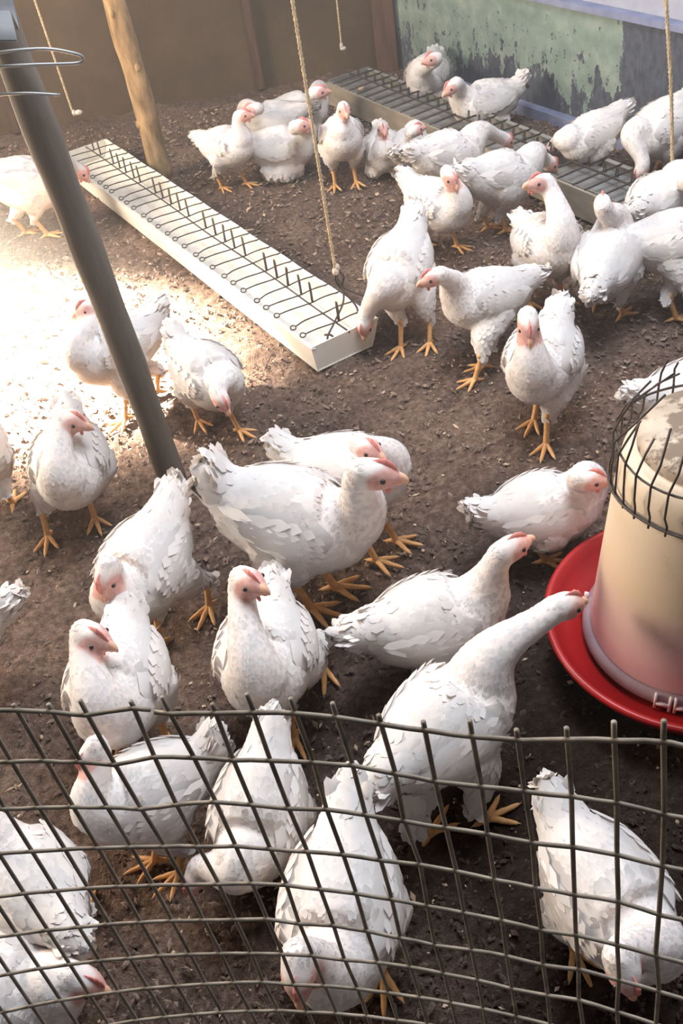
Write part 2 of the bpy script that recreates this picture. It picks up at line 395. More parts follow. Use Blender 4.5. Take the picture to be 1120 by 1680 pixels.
def hen_skin(h, P):
    """closed pieces of the body, joined into one skin by the remesher"""
    key, x, y, head_deg, s, zc, pitch, tail, sit, hp, gaze, feet, label = h
    m = MB()
    m.tube(P['bpts'], P['br'], 20, .95, round_ends=True)
    m.tube(P['npts'], P['nr'], 16, round_ends=True)
    ta = R(tail); tc = P['bt'](np.array([[-.105, 0, .035], [-.140, 0, .050], [-.140 - .030 * math.cos(ta), 0, .050 + .030 * math.sin(ta)], [-.140 - .062 * math.cos(ta), 0, .050 + .062 * math.sin(ta)]]))
    m.tube(tc, [.060, .047, .036, .018], 14, 1.1, round_ends=True)
    H, g = P['H'], P['g']
    m.tube([H - g * .020, H - g * .004, H + g * .013, H + g * .027, H + g * .040], [.0275, .0325, .031, .0255, .0165], 16, .9, round_ends=True)
    if not sit:
        for sg, f in zip((1, -1), P['hock']):
            hip = P['bt'](np.array([-.015, sg * .058, -.03]))
            mid = hip * .52 + f * .48 + np.array([.018, 0, 0])
            m.tube(spline([hip, mid, f], 5), np.interp(np.linspace(0, 1, 11), [0, .5, .8, 1], [.064, .046, .028, .0155]), 12, round_ends=True)
    else:
        for sg in (1, -1):
            m.tube([(-.06, sg * .05, .05), (.02, sg * .062, .045), (.06, sg * .05, .05)], [.045, .05, .04], 10, round_ends=True)
    V = np.array(m.V) * s
    me = bpy.data.meshes.new('t'); me.from_pydata([tuple(v) for v in V], [], m.F); me.update()
    o = bpy.data.objects.new('t', me); C.objects.link(o)
    r = o.modifiers.new('r', 'REMESH'); r.mode = 'VOXEL'; r.voxel_size = .0075 * s
    sm = o.modifiers.new('s', 'SMOOTH'); sm.factor = .5; sm.iterations = 7
    return o

def hen_legs(h):
    key, x, y, head_deg, s, zc, pitch, tail, sit, hp, gaze, feet, label = h
    if len(feet) == 2:
        a, b = [np.array([*f, 0]) for f in feet]
        # keep a plausible stance near the hen
        for f in (a, b):
            f[0] = np.clip(f[0], -.12, .12); f[1] = np.clip(f[1], -.13, .13)
        if a[1] < b[1]: a, b = b, a
        if a[1] - b[1] < .05:
            c = (a[1] + b[1]) / 2; a[1], b[1] = c + .03, c - .03
    else:
        a, b = np.array([.02, .055, 0.]), np.array([-.02, -.055, 0.])
    return [a, b]

def build_hen(h, P, me, near):
    key, x, y, head_deg, s, zc, pitch, tail, sit, hp, gaze, feet, label = h
    root = empty('hen', (x, y, 0), R(head_deg))
    tag(root, label, 'hen')
    if not sit: root['group'] = 'white hens in the pen'
    else: root['group'] = 'white hens in the pen'
    H, g, side, up, bt = P['H'], P['g'], P['side'], P['up'], P['bt']
    # ---- body: one continuous skin
    n = len(me.vertices); co = np.empty(n * 3); me.vertices.foreach_get('co', co); co = co.reshape(-1, 3)
    no = np.empty(n * 3); me.vertex_normals.foreach_get('vector', no); no = no.reshape(-1, 3)
    q = co / s
    rel = q - H; a = rel @ g; ls = np.abs(rel @ side); hu = rel @ up
    pink = np.clip((.039 - np.sqrt((a - .022) ** 2 + (hu + .001) ** 2 * 1.5)) / .010, 0, 1) * np.clip(1 - (a < -.012), 0, 1)
    pink = np.maximum(pink, np.clip((a - .022) / .012, 0, 1) * (np.linalg.norm(rel, axis=1) < .06)) * .85 * np.clip((.040 - ls) / .006, 0, 1)
    at = me.attributes.new('pink', 'FLOAT', 'POINT'); at.data.foreach_set('value', pink.astype(np.float32))
    me.materials.clear(); me.materials.append(MW['body']); me.name = 'body'
    me.polygons.foreach_set('use_smooth', np.ones(len(me.polygons), bool))
    b = bpy.data.objects.new('body', me); C.objects.link(b); b.parent = root
    # ---- plumage: small overlapping feathers lying along the body
    cl = np.vstack([P['bpts'], P['npts'][2:], [H + g * .02]]); tg = np.gradient(cl, axis=0); tg /= np.maximum(np.linalg.norm(tg, axis=1, keepdims=True), 1e-9)
    K = 2600 if near else 1100
    pick = rng.integers(0, n, K); p = q[pick]; nn = no[pick]
    j = np.argmin(((p[:, None] - cl[None]) ** 2).sum(-1), 1)
    fl = -tg[j]; nb = len(P['bpts'])
    isneck = j >= nb
    relp = p - H; ok = ~((np.linalg.norm(relp, axis=1) < .060) & (relp @ g > -.016))
    low = p[:, 2] < zc - .075
    fl = np.where(low[:, None], fl * .35 + np.array([0, 0, -1.0]), fl)
    fl = fl + rng.normal(0, .22, fl.shape)
    fl -= (fl * nn).sum(1, keepdims=True) * nn; fl /= np.maximum(np.linalg.norm(fl, axis=1, keepdims=True), 1e-6)
    u = np.where(isneck, 1.0, np.clip(j / nb, 0, 1))       # 0 at the rump, 1 at the breast
    Lf = np.where(isneck, .016, .021 + .016 * (1 - u)) * rng.uniform(.8, 1.25, K)
    Wf = Lf * np.where(isneck, .30, .33)
    lift = np.where(isneck, .07, .07 + .26 * np.clip(1 - u * 2.2, 0, 1)) * rng.uniform(.5, 1.5, K)
    lift = np.where(low & ~isneck, lift + .12, lift)
    nearhead = np.linalg.norm(relp, axis=1) < .075
    Lf = np.where(nearhead, .010, Lf); Wf = np.where(nearhead, .0035, Wf)
    V, Fc = feather(Lf[ok], Wf[ok], nn[ok], fl[ok], p[ok] - nn[ok] * .001, lift[ok], .55, np.where(isneck, 8.0, np.where(u > .3, 4.6, 0.0))[ok])
    o = obj('plumage', V * s, Fc, MW['feather'], root); o['kind'] = 'stuff'
    jj = np.repeat(j[ok], 8); tt = tg[jj]
    def radial(a): a = a - cl[jj]; a = a - (a * tt).sum(1, keepdims=True) * tt; return a / np.maximum(np.linalg.norm(a, axis=1, keepdims=True), .01)
    n8 = np.repeat(nn[ok], 8, 0); along = np.tile(np.array([0, .4, .4, .4, .84, .84, .84, 1.0]) - .5, ok.sum())[:, None]
    N8 = n8 + radial(V) - radial(np.repeat(p[ok], 8, 0)) - np.repeat(fl[ok], 8, 0) * along * .28
    soft(o, N8 + np.repeat(rng.normal(0, .022, (ok.sum(), 3)), 8, 0))
    # ---- wings folded on the flanks
    Rx = lambda X: np.interp(X, BODY[:, 0], BODY[:, 2]); Zx = lambda X: np.interp(X, BODY[:, 0], BODY[:, 1])
    for sg in (1, -1):
        A = lambda X: np.clip((.085 - X) / .215, 0, 1)      # 0 at the shoulder, 1 at the tip
        zmid = lambda X: .020 + .022 * A(X)
        half = lambda X: np.interp(A(X), [0, .15, .4, .7, 1], [.018, .042, .055, .040, .010])
        def shell(X, z, off):
            rr = Rx(X) + off; yy = np.sqrt(np.maximum(rr ** 2 - (z - Zx(X)) ** 2, (.25 * rr) ** 2)) * .95
            return np.stack([X, sg * yy, z], -1)
        def snorm(X, z):
            d = np.stack([0 * X, sg * shell(X, z, 0)[:, 1] * sg, z - Zx(X)], -1); d[:, 1] = shell(X, z, 0)[:, 1]; d[:, 0] = .015
            return d / np.linalg.norm(d, axis=1, keepdims=True)
        m = MB(); na, nb_ = 11, 8; Vs = []
        for i in range(na):
            X = .085 - .215 * i / (na - 1)
            for k in range(nb_):
                f = -1 + 2 * k / (nb_ - 1); z = zmid(X) + f * half(X)
                edge = (1 - f ** 4) * (1 - (2 * i / (na - 1) - 1) ** 6)
                Vs.append(shell(np.array([X]), np.array([z]), -.006 + .021 * edge)[0])
        m.add(bt(np.array(Vs)), [(i * nb_ + k, i * nb_ + k + 1, (i + 1) * nb_ + k + 1, (i + 1) * nb_ + k)[::-sg] for i in range(na - 1) for k in range(nb_ - 1)])
        rows = []
        for X0, cnt, Lw, Ww, lf in ((-.062, 5, .078, .0110, .04), (-.025, 6, .068, .0125, .06), (.0, 6, .052, .0125, .10), (.03, 6, .040, .0115, .16), (.055, 6, .032, .010, .18), (.078, 4, .026, .008, .18)):
            for k in range(cnt):
                f = -.9 + 1.8 * (k + .5) / cnt; rows.append((X0 + rng.uniform(-.006, .006), f, Lw * rng.uniform(.88, 1.1), Ww, lf))
        rw = np.array(rows); X = rw[:, 0]; z = zmid(X) + rw[:, 1] * half(X)
        p = shell(X, z, .014); nn = snorm(X, z)
        X2 = np.maximum(X - rw[:, 2] * .92, -.150); z2 = zmid(X2) + rw[:, 1] * half(X2) * .8; d = shell(X2, z2, .006) - p
        d /= np.linalg.norm(d, axis=1, keepdims=True); nn = nn - (nn * d).sum(1, keepdims=True) * d; nn /= np.linalg.norm(nn, axis=1, keepdims=True)
        V, Fc = feather(rw[:, 2], rw[:, 3], nn, d, p, rw[:, 4] + rng.uniform(0, .08, len(rw)), .7)
        m.add(bt(V), Fc)
        o = obj('wing', np.array(m.V) * s, m.F, MW['feather'], root)
        ns = na * nb_; sv = np.array(Vs); sn = bt(np.c_[sv[:, 0] * 0 + .01, sv[:, 1], sv[:, 2] - Zx(sv[:, 0])]) - np.array([0, 0, zc])
        fn = bt(nn) - np.array([0, 0, zc]); fd = bt(d) - np.array([0, 0, zc])
        soft(o, np.vstack([sn / np.linalg.norm(sn, axis=1, keepdims=True), np.repeat(fn - fd * .14 + rng.normal(0, .08, fn.shape), 8, 0)]))
    # ---- tail: a ragged fan
    ta = R(tail); T = []
    for ring, (cnt, Lt, Wt, dz) in enumerate(((7, .062, .011, 0), (8, .050, .012, -.010), (8, .044, .011, .012), (8, .040, .010, -.024))):
        for k in range(cnt):
            f = -1 + 2 * k / (cnt - 1); an = f * R(20); el = ta + R(8) * ring * (-1 if dz < 0 else .3) * .8 + rng.normal(0, .08)
            d = np.array([-math.cos(an) * math.cos(el), math.sin(an) * .8, math.sin(el) * math.cos(an)])
            T.append((-.150 - .030 * math.cos(ta) + .012 * abs(f), f * .026, .050 + .030 * math.sin(ta) + dz + rng.uniform(-.004, .004), *nrm(d), Lt * rng.uniform(.8, 1.15) * (1 - .15 * abs(f)), Wt))
    T = np.array(T); d = T[:, 3:6]; sd = np.cross(d, (0, 0, 1.0)); sd /= np.linalg.norm(sd, axis=1, keepdims=True); nn = np.cross(sd, d) + rng.normal(0, .15, d.shape)
    nn -= (nn * d).sum(1, keepdims=True) * d; nn /= np.linalg.norm(nn, axis=1, keepdims=True)
    V, Fc = feather(T[:, 6], T[:, 7], nn, d, T[:, :3], np.full(len(T), .05), .8)
    obj('tail', bt(V) * s, Fc, MW['feather'], root)
    # ---- head parts
    m = MB()
    tp = H + g * .062 - up * .008
    m.tube(spline([H + g * .036 + up * .002, H + g * .047 + up * .002, H + g * .056 - up * .001, tp], 3), np.interp(np.linspace(0, 1, 10), [0, .5, .85, 1], [.0135, .0095, .005, .0015]), 10, .8)
    m.tube([H + g * .034 - up * .009, H + g * .048 - up * .010, H + g * .055 - up * .009], [.0085, .006, .002], 8)
    obj('beak', np.array(m.V) * s, m.F, MW['beak'], root)
    for sg in (1, -1):
        V, Fc = ellipsoid(H + g * .017 + side * sg * .0236 + up * .006, (.0054, .0054, .0054), 10, 7)
        e = obj('eye', np.array(V) * s, Fc, MW['eye'], root)
    m = MB(); cnt = 13; Vs = []
    for i in range(cnt):
        u_ = i / (cnt - 1); ax = .042 - .050 * u_; hh = (.003 + .006 * math.sin(math.pi * u_) ** .7) * (.78 + .3 * abs(math.sin(u_ * math.pi * 4.5)))
        c = H + g * ax; zb = np.interp(ax, [-.01, .013, .03, .042], [.027, .030, .024, .012])
        wd = .0042 * math.sin(math.pi * min(max(u_, .06), .94)) + .001
        Vs += [c + up * (zb - .006) - side * wd, c + up * (zb + hh) - side * wd * .35, c + up * (zb + hh) + side * wd * .35, c + up * (zb - .006) + side * wd]
    Fc = [(i * 4 + k, i * 4 + (k + 1) % 4, i * 4 + 4 + (k + 1) % 4, i * 4 + 4 + k) for i in range(cnt - 1) for k in range(4)] + [(3, 2, 1, 0), tuple((cnt - 1) * 4 + k for k in range(4))]
    obj('comb', np.array(Vs) * s, Fc, MW['comb'], root)
    rot = np.stack([g, side, up], 1)
    for sg in (1, -1):
        V, Fc = ellipsoid(H + g * .030 + side * sg * .009 - up * .024, (.006, .0035, .008), 8, 6, rot)
        obj('wattle', np.array(V) * s, Fc, MW['comb'], root)
    # ---- legs
    if not sit:
        for sg, f, hk in zip((1, -1), P['feet'], P['hock']):
            m = MB()
            m.tube(spline([hk + np.array([.006, 0, .010]), hk + np.array([.002, 0, -.004]), hk * .5 + f * .5 + np.array([.004, 0, 0]), f + np.array([0, 0, .014])], 3), np.interp(np.linspace(0, 1, 10), [0, .3, .7, 1], [.0105, .0105, .0082, .0098]), 8, round_ends=True)
            sp_ = rng.uniform(-8, 8)
            for ang, Lt in ((0, .070), (36, .056), (-36, .056), (172, .028)):
                a_ = R(ang + sp_ + sg * 8); d = np.array([math.cos(a_), math.sin(a_), 0])
                pts = [f + np.array([0, 0, .013]), f + d * Lt * .3 + np.array([0, 0, .013]), f + d * Lt * .65 + np.array([0, 0, .008]), f + d * Lt + np.array([0, 0, .005])]
                m.tube(spline(pts, 2), [.0082, .0075, .0066, .0070, .0058, .0056, .0040], 7, round_ends=True)
                m.tube([f + d * Lt * .97 + np.array([0, 0, .006]), f + d * (Lt + .010) + np.array([0, 0, .003])], [.0032, .0006], 5, mi=1)
            m2 = m; o = obj('leg', np.array(m2.V) * s, m2.F, None, root, True, [MW['leg'], MW['claw']], m2.m)
    return root

# FLOCK BEGIN
FLOCK = [
    ('H1', -0.913, 3.49, 15, 0.9184, 0.22000000000000003, -12, 25, 0, (0.219, 0.191, 0.143), (-5, -60), ((-0.073, 0.047), (0.005, -0.038)), 'white hen dipping its head to the far trough end, behind the leaning pole'),
    ('H2', -0.518, 2.239, 210, 0.82, 0.22000000000000003, 5, 50, 0, (0.023, -0.043, 0.363), (-10, -10), ((0.067, 0.067), (-0.087, 0.031)), 'hen standing half hidden behind the dark pole in the sunlit glare'),
    ('H3', -0.276, 2.08, 305, 0.7544, 0.198, -5, 55, 0, (0.2, -0.08, 0.231), (-5, -50), ((0.113, -0.019), (-0.051, -0.033)), 'hen bowing its head towards us with tail raised, just right of the dark pole'),
    ('H4', -0.591, 1.763, 272, 0.82, 0.22000000000000003, 5, 40, 0, (0.02, 0.058, 0.369), (58, -15), ((0.042, -0.132), (0.003, 0.006)), 'hen standing breast on beside the sunlit patch, left of the pole foot'),
    ('H5', -0.85, 1.885, 100, 0.82, 0.22000000000000003, 5, 35, 0, (0.035, -0.025, 0.363), (0, 0), (), 'hen cut off by the left edge with only a sunlit sliver showing'),
    ('H6', -0.093, 1.403, 345, 1.0004, 0.20900000000000002, -13, 68, 0, (0.184, -0.059, 0.374), (0, -14), ((0.012, -0.035), (0.053, -0.025)), 'large hen in profile at the middle, tail high and yellow beak pointing right'),
    ('H7', 0.028, 1.564, 335, 0.82, 0.20900000000000002, 5, 60, 0, (0.098, -0.084, 0.369), (-25, -10), ((0.09, -0.114), (0.129, -0.032)), 'hen standing right behind the large profile hen, only tail, face and one foot showing'),
    ('H8', -0.402, 1.375, 240, 0.82, 0.22000000000000003, -5, 35, 0, (0.127, 0.01, 0.319), (0, -50), ((0.065, 0.019), (-0.084, 0.079)), 'hen bending its face down to the left, above the hen at the mesh joint'),
    ('H9', -0.174, 1.094, 262, 0.82, 0.22000000000000003, 18, 35, 0, (-0.018, 0.002, 0.429), (48, 8), ((0.069, 0.038), (-0.209, 0.083)), 'hen facing us with neck stretched up and head cocked, below the profile hen'),
    ('H10', -0.438, 1.092, 265, 0.82, 0.22000000000000003, 12, 30, 0, (0.006, -0.006, 0.38), (60, -14), (), 'hen facing us with head turned right, above the joint in the top mesh wire'),
    ('H11', -0.804, 1.285, 185, 0.82, 0.22000000000000003, 5, 30, 0, (-0.019, 0.051, 0.363), (-5, 0), (), 'hen leaving at the left edge with only its ragged white tail in view'),
    ('H12', -0.387, 0.886, 200, 0.7051999999999999, 0.198, 5, 70, 0, (0.076, -0.055, 0.341), (15, -45), ((0.055, 0.076), (0.015, 0.079)), 'hen behind the mesh facing left with dark eye and beak held low'),
    ('H13', -0.209, 0.809, 250, 0.697, 0.20900000000000002, -12, 25, 0, (0.127, -0.128, 0.121), (-25, -55), (), "hen behind the mesh pecking at the ground beside another hen's feet"),
    ('H14', -0.562, 0.751, 130, 0.738, 0.22000000000000003, 5, 15, 0, (0.115, 0.014, 0.374), (0, 0), (), 'hen behind the mesh at the left edge with its head out of view'),
    ('H15', -0.584, 0.61, 350, 0.738, 0.198, -5, 25, 0, (0.173, -0.003, 0.242), (-10, -40), (), 'hen in the bottom left corner stretching its red face to the right'),
    ('H16', -0.098, 0.621, 255, 0.7871999999999999, 0.22000000000000003, -3, 35, 0, (0.171, -0.02, 0.38), (3, -50), (), 'big hen behind the mesh at bottom centre seen from above with a bright red comb'),
    ('H17', 0.265, 0.579, 290, 0.738, 0.22000000000000003, -3, 50, 0, (0.16, -0.109, 0.374), (0, -60), (), 'big hen behind the mesh at bottom right with pink face tucked down'),
    ('H18', 0.134, 1.14, 8, 0.82, 0.165, 5, 15, 0, (0.178, -0.004, 0.33), (12, 0), (), 'hen resting with neck raised towards the red tray, behind the drinking hen'),
    ('H19', 0.108, 0.889, 35, 0.82, 0.22000000000000003, 14, 10, 0, (0.302, -0.037, 0.33), (-15, -18), ((-0.126, -0.074), (-0.016, -0.083)), 'hen stretching its long neck into the red tray of the drinker'),
    ('H20', 0.412, 1.402, 5, 0.7544, 0.15400000000000003, 8, 45, 0, (0.072, -0.102, 0.319), (-17, -12), (), 'hen resting behind the red tray with its face against the drinker cylinder'),
    ('H21', 0.528, 1.836, 240, 0.82, 0.22000000000000003, 5, 40, 0, (0.101, -0.015, 0.396), (22, -45), ((0.122, 0.042), (0.017, -0.021)), 'hen standing on thin yellow legs with face towards us, left of the caged drinker top'),
    ('H22', 0.47, 2.167, 195, 0.7626, 0.231, 12, 20, 0, (0.208, 0.047, 0.396), (-10, -15), ((0.052, 0.073), (0.122, 0.159)), 'hen in left profile with pink beak, in front of the tall upright hen'),
    ('H23', 0.276, 2.364, 238, 0.82, 0.24200000000000002, -14, 45, 0, (0.167, -0.069, 0.121), (-3, -72), ((0.173, 0.032), (0.075, 0.12)), 'hen with head down inside the near end of the white trough'),
    ('H24', 0.689, 2.369, 280, 0.82, 0.231, 20, 30, 0, (0.002, -0.029, 0.451), (-85, 5), (), 'tall upright hen with long neck and red face turned left, behind the left profile hen'),
    ('H25', 0.816, 2.245, 60, 0.82, 0.22000000000000003, 20, 10, 0, (0.022, 0.027, 0.396), (15, 0), ((0.01, -0.06), (0.06, 0.042)), 'hen seen from behind with pale head, right of the tall upright hen'),
    ('H26', 1.001, 2.244, 345, 0.82, 0.24200000000000002, 15, 20, 0, (0.093, 0.138, 0.429), (0, 0), ((0.013, -0.163), (0.096, -0.151)), 'cream tinted hen cut off by the right edge with one yellow leg showing'),
    ('H27', 1.255, 3.011, 195, 0.82, 0.231, -14, 25, 0, (0.147, 0.087, 0.121), (5, -75), (), 'big white hen at the right edge lowering its head into the grey trough'),
    ('H28', 1.056, 3.118, 195, 0.7215999999999999, 0.22000000000000003, -8, 15, 0, (0.117, -0.155, 0.143), (5, -50), (), 'hen feeding from the far side of the grey trough under the blue wall'),
    ('H29', 0.691, 2.869, 20, 0.82, 0.22000000000000003, -5, 20, 0, (0.29, 0.105, 0.154), (-10, -50), ((-0.05, 0.041), (-0.011, -0.03)), 'hen feeding with its back to us, above the tall upright hen'),
    ('H30', 0.568, 3.134, 20, 0.82, 0.20900000000000002, -3, 15, 0, (0.331, 0.08, 0.154), (0, -45), (), 'hen feeding at the middle of the grey trough, ragged tail to the left'),
    ('H31', 0.464, 2.789, 305, 0.7544, 0.22000000000000003, 0, 40, 0, (0.112, -0.034, 0.374), (-5, -45), ((0.035, 0.045), (-0.112, 0.028)), 'ruffled hen looking down with pink face, below the hens at the grey trough'),
    ('H32', 0.827, 3.709, 185, 0.82, 0.14300000000000002, 5, 55, 1, (0.204, 0.182, 0.308), (10, -30), (), 'hen sitting behind the grey trough facing left with tail raised at the green wall'),
    ('H33', 0.677, 4.125, 245, 0.82, 0.14300000000000002, 5, 30, 1, (0.265, 0.11, 0.308), (-55, -5), (), 'hen sitting in the far corner behind the grey trough with breast towards us'),
    ('H34', 0.391, 3.491, 265, 0.697, 0.132, 5, 30, 1, (0.103, 0.008, 0.275), (5, -5), (), 'small shaded hen sitting right beside the front facing hen by the rope'),
    ('H35', 0.482, 3.46, 60, 0.697, 0.132, 5, 30, 1, (-0.122, -0.097, 0.275), (-40, 0), (), 'shaded hen sitting against the side of the grey trough with back to us'),
    ('H36', 0.241, 3.462, 270, 0.7544, 0.231, 20, 25, 0, (0.119, 0.022, 0.396), (5, -15), ((0.025, -0.065), (0.034, 0.042)), 'hen standing front on upright just right of the long middle rope'),
    ('H37', -0.18, 3.597, 320, 0.7215999999999999, 0.231, 12, 30, 0, (0.143, 0.007, 0.396), (30, -5), ((-0.067, -0.033), (0.036, 0.051)), 'hen standing nearest to the wooden post with head turned right'),
    ('H38', 0.022, 3.639, 350, 0.82, 0.132, 5, 20, 1, (0.137, -0.243, 0.308), (10, -5), (), 'hen sitting right of the standing hen near the post, head raised'),
    ('H39', 0.114, 4.019, 10, 0.82, 0.12100000000000001, 5, 15, 1, (0.047, -0.319, 0.297), (-10, -5), (), 'dim hen sitting by the brown wall with head raised at the middle rope'),
    ('H40', 0.008, 3.964, 170, 0.82, 0.12100000000000001, 5, 15, 1, (0.04, 0.254, 0.275), (10, -10), (), 'dim hen sitting by the brown wall with tan head peeping out on the left'),
    ('H41', 0.807, 1.595, 5, 0.82, 0.22000000000000003, 5, 35, 0, (0.06, -0.12, 0.374), (-5, 0), (), 'hen behind the drinker seen through its wire cage'),
    ('H42', 1.067, 2.516, 40, 0.82, 0.22000000000000003, 5, 15, 0, (-0.092, -0.156, 0.374), (0, 0), (), 'hen at the right edge with only its fluffy rear showing between others'),
]
# FLOCK END

def flock():
    data = []
    for h in FLOCK:
        P = pose(h); P['feet'] = hen_legs(h)
        zc = h[5]
        P['hock'] = [f + np.array([-.030, np.sign(f[1]) * -.004, .088]) for f in P['feet']]
        data.append((h, P, hen_skin(h, P)))
    dg = bpy.context.evaluated_depsgraph_get(); dg.update()
    mes = [bpy.data.meshes.new_from_object(t.evaluated_get(dg)) for _, _, t in data]
    for _, _, t in data:
        me = t.data; bpy.data.objects.remove(t); bpy.data.meshes.remove(me)
    for (h, P, _), me in zip(data, mes):
        build_hen(h, P, me, h[2] < 3.0)
flock()
# OBJECTS HERE
# ------------------------------------------------------------------ feeding troughs
def copy_part(o, parent, loc=None, name=None):
    c = o.copy(); C.objects.link(c); c.parent = parent
    if loc is not None: c.location = loc
    return c
def channel(L, yb0, yt0, yb1, yt1, h, th):
    """open channel along x: the near wall leans out to yt0, the far wall to yt1, lips folded inward"""
    prof = [(yt0 - .014, h - .004), (yt0, h), (yb0, 0), (yb1, 0), (yt1, h), (yt1 + .014, h - .004),
            (yt1 + .012, h - .007), (yt1 + th, h - th * 1.5), (yb1 + th, th), (yb0 - th, th), (yt0 - th, h - th * 1.5), (yt0 - .012, h - .007)]
    m = MB(); n = len(prof); K = 24; V = []
    for i in range(K + 1):
        x = L * i / K; wob = .0016 * math.sin(i * 1.7)
        V += [(x, y + wob * (z > .02), z) for y, z in prof]
    Fc = [(i * n + k, i * n + (k + 1) % n, (i + 1) * n + (k + 1) % n, (i + 1) * n + k) for i in range(K) for k in range(n)]
    m.add(V, Fc + [tuple(range(n)), tuple(K * n + k for k in range(n - 1, -1, -1))]); return m
def end_plate(x, th, y0b, y0t, y1b, y1t, h):
    V = [(x + s, y, z) for s in (-th, th) for y, z in ((y0b, 0), (y0t, h), (y1t, h), (y1b, 0))]
    return MB().add(V, [(0, 1, 2, 3), (7, 6, 5, 4), (0, 4, 5, 1), (1, 5, 6, 2), (2, 6, 7, 3), (3, 7, 4, 0)])
def white_trough():
    ang = math.atan2(.899, -.438)
    r = empty('feeding_trough', (.099, 2.272, .004), ang)
    tag(r, 'long white feeding trough with bent wire bars, sunlit beside the leaning pole', 'trough')
    L = 2.06
    channel(L, .105, .113, -.080, -.110, .078, .003).build('channel', MW['trough'], r, smooth=False)
    for x in (.004, L - .004): end_plate(x, .002, .103, .110, -.078, -.106, .080).build('end_plate', MW['trough'], r, smooth=False)
    f = MB(); f.box((L / 2, 0, .010), (L - .03, .150, .010)); f.build('feed_layer', MW['mash'], r, smooth=False)
    x = np.linspace(.0, L, 26)
    MB().tube(np.stack([x, -.012 + .002 * np.sin(x * 9), .077 + .002 * np.sin(x * 5)], -1), .0028, 6).build('centre_rail', MW['wire'], r)
    protos = []
    for v in range(4):
        q = random.Random(v)
        m = MB(); lean = q.uniform(-.012, .012)
        rod = [(0, -.112, .078), (.004, -.06, .081), (0, -.012, .082), (.004 + lean * .3, .05, .084), (lean, .088, .083)]
        m.tube(spline(rod, 3), .0021, 6)
        a = np.linspace(0, 2 * math.pi, 11); m.tube(np.stack([lean + .006 * np.cos(a), .094 + .0085 * np.sin(a) + .002, .083 + .004 * np.cos(a)], -1), .0020, 5)
        hp = q.uniform(.038, .058); dx = q.uniform(.004, .009)
        if v != 3:
            m.tube(spline([(0, -.020, .080), (.001, -.021, .08 + hp * .6), (lean * .4, -.022, .08 + hp), (dx * .5 + lean * .4, -.022, .083 + hp), (dx + lean * .4, -.022, .08 + hp), (dx, -.020, .080)], 3), .0025, 5)
        protos.append((m, None))
    made = {}
    for i in range(28):
        v = (i * 7 + i // 3) % 4; xx = .065 + i * .0705 + random.uniform(-.006, .006)
        if v not in made: made[v] = protos[v][0].build('crossbar_wire', MW['wire'], r); made[v].location = (xx, 0, 0)
        else: copy_part(made[v], r, (xx, 0, 0))
white_trough()
def grey_trough():
    d = nrm([.411, -.911]); ang = math.atan2(d[1], d[0])
    r = empty('feeding_trough', (.372, 4.384, .004), ang)
    tag(r, 'dull grey feeding trough with close wire bars, along the foot of the green wall', 'trough')
    L = 2.15; h = .098
    channel(L, .085, .105, -.085, -.105, h, .003).build('channel', MW['grey_tin'], r, smooth=False)
    for x in (.004, L - .004): end_plate(x, .003, .083, .103, -.083, -.103, h + .004).build('end_plate', MW['grey_tin'], r, smooth=False)
    MB().box((L / 2, 0, .066), (L - .02, .168, .012)).build('feed_layer', MW['grey_feed'], r, smooth=False)
    # near side (local -y) faces the camera: a beige board along it
    MB().box((L / 2, -.111, .048), (L, .012, .092)).build('side_board', MW['side_board'], r, smooth=False)
    x = np.linspace(0, L, 24)
    MB().tube(np.stack([x, 0 * x + .006, h + .002 + .0015 * np.sin(x * 6)], -1), .0036, 6).build('centre_rail', MW['wire'], r)
    m = MB(); m.tube([(0, -.108, h - .001), (.003, 0, h + .003), (0, .106, h - .001)], .0036, 6); m.tube([(0, .02, h), (.004, .022, h + .03), (.010, .022, h + .03), (.012, .02, h)], .0022, 5)
    b = m.build('crossbar_wire', MW['wire'], r); b.location = (.05, 0, 0)
    for i in range(1, 32): copy_part(b, r, (.05 + i * .0665 + random.uniform(-.006, .006), 0, 0))
    e = MB(); e.add(*ellipsoid((.155, -.03, .078), (.020, .016, .012), 10, 7)); e.add(*ellipsoid((.24, .06, .078), (.012, .010, .008), 10, 7))
    e.build('feed_lump', MW['chip'], r)
grey_trough()

# ------------------------------------------------------------------ ropes and hangers
def twisted_rope(name, pts, rad, label, knot=None, extra=None):
    p = np.asarray(pts, float); root = empty(name, tuple(p[-1]))
    tag(root, label, 'rope')
    q = spline(p - p[-1], 14); m = MB()
    Ln = np.concatenate([[0], np.cumsum(np.linalg.norm(np.diff(q, axis=0), axis=1))])
    qq = np.stack([np.interp(np.linspace(0, Ln[-1], 160), Ln, q[:, k]) for k in range(3)], -1); a = np.linspace(0, Ln[-1] / .022 * 2 * math.pi, 160)
    for ph in (0, 2.094, 4.189):
        m.tube(qq + np.stack([np.cos(a + ph), np.sin(a + ph), 0 * a], -1) * rad * .5, rad * .62, 5)
    m.build('strand', MW['rope'], root)
    if knot:
        k = MB()
        for off, rr in knot: k.add(*ellipsoid(off, rr, 12, 9))
        k.build('knot', MW['knot'], root)
    return root
twisted_rope('rope', [(-.80, 4.0, 2.18), (-.79, 4.0, 1.0), (-.775, 4.0, .26)], .0052, 'thin sisal rope at upper left whose pale knot hangs in front of the brown wall',
             [((.004, 0, .0), (.008, .008, .013)), ((.022, 0, -.002), (.017, .012, .010))])
rp = twisted_rope('rope', [(.085, 2.4, 2.18), (.095, 2.4, 1.1), (.102, 2.4, .205)], .0052, 'long sisal rope at the middle, tied to the wire hook above the near trough end',
             [((0, 0, .0), (.010, .010, .012)), ((.006, 0, .012), (.007, .007, .010))])
hk = MB()
def wire_to(pts, rad=.0032): hk.tube(spline(pts, 6), rad, 6)
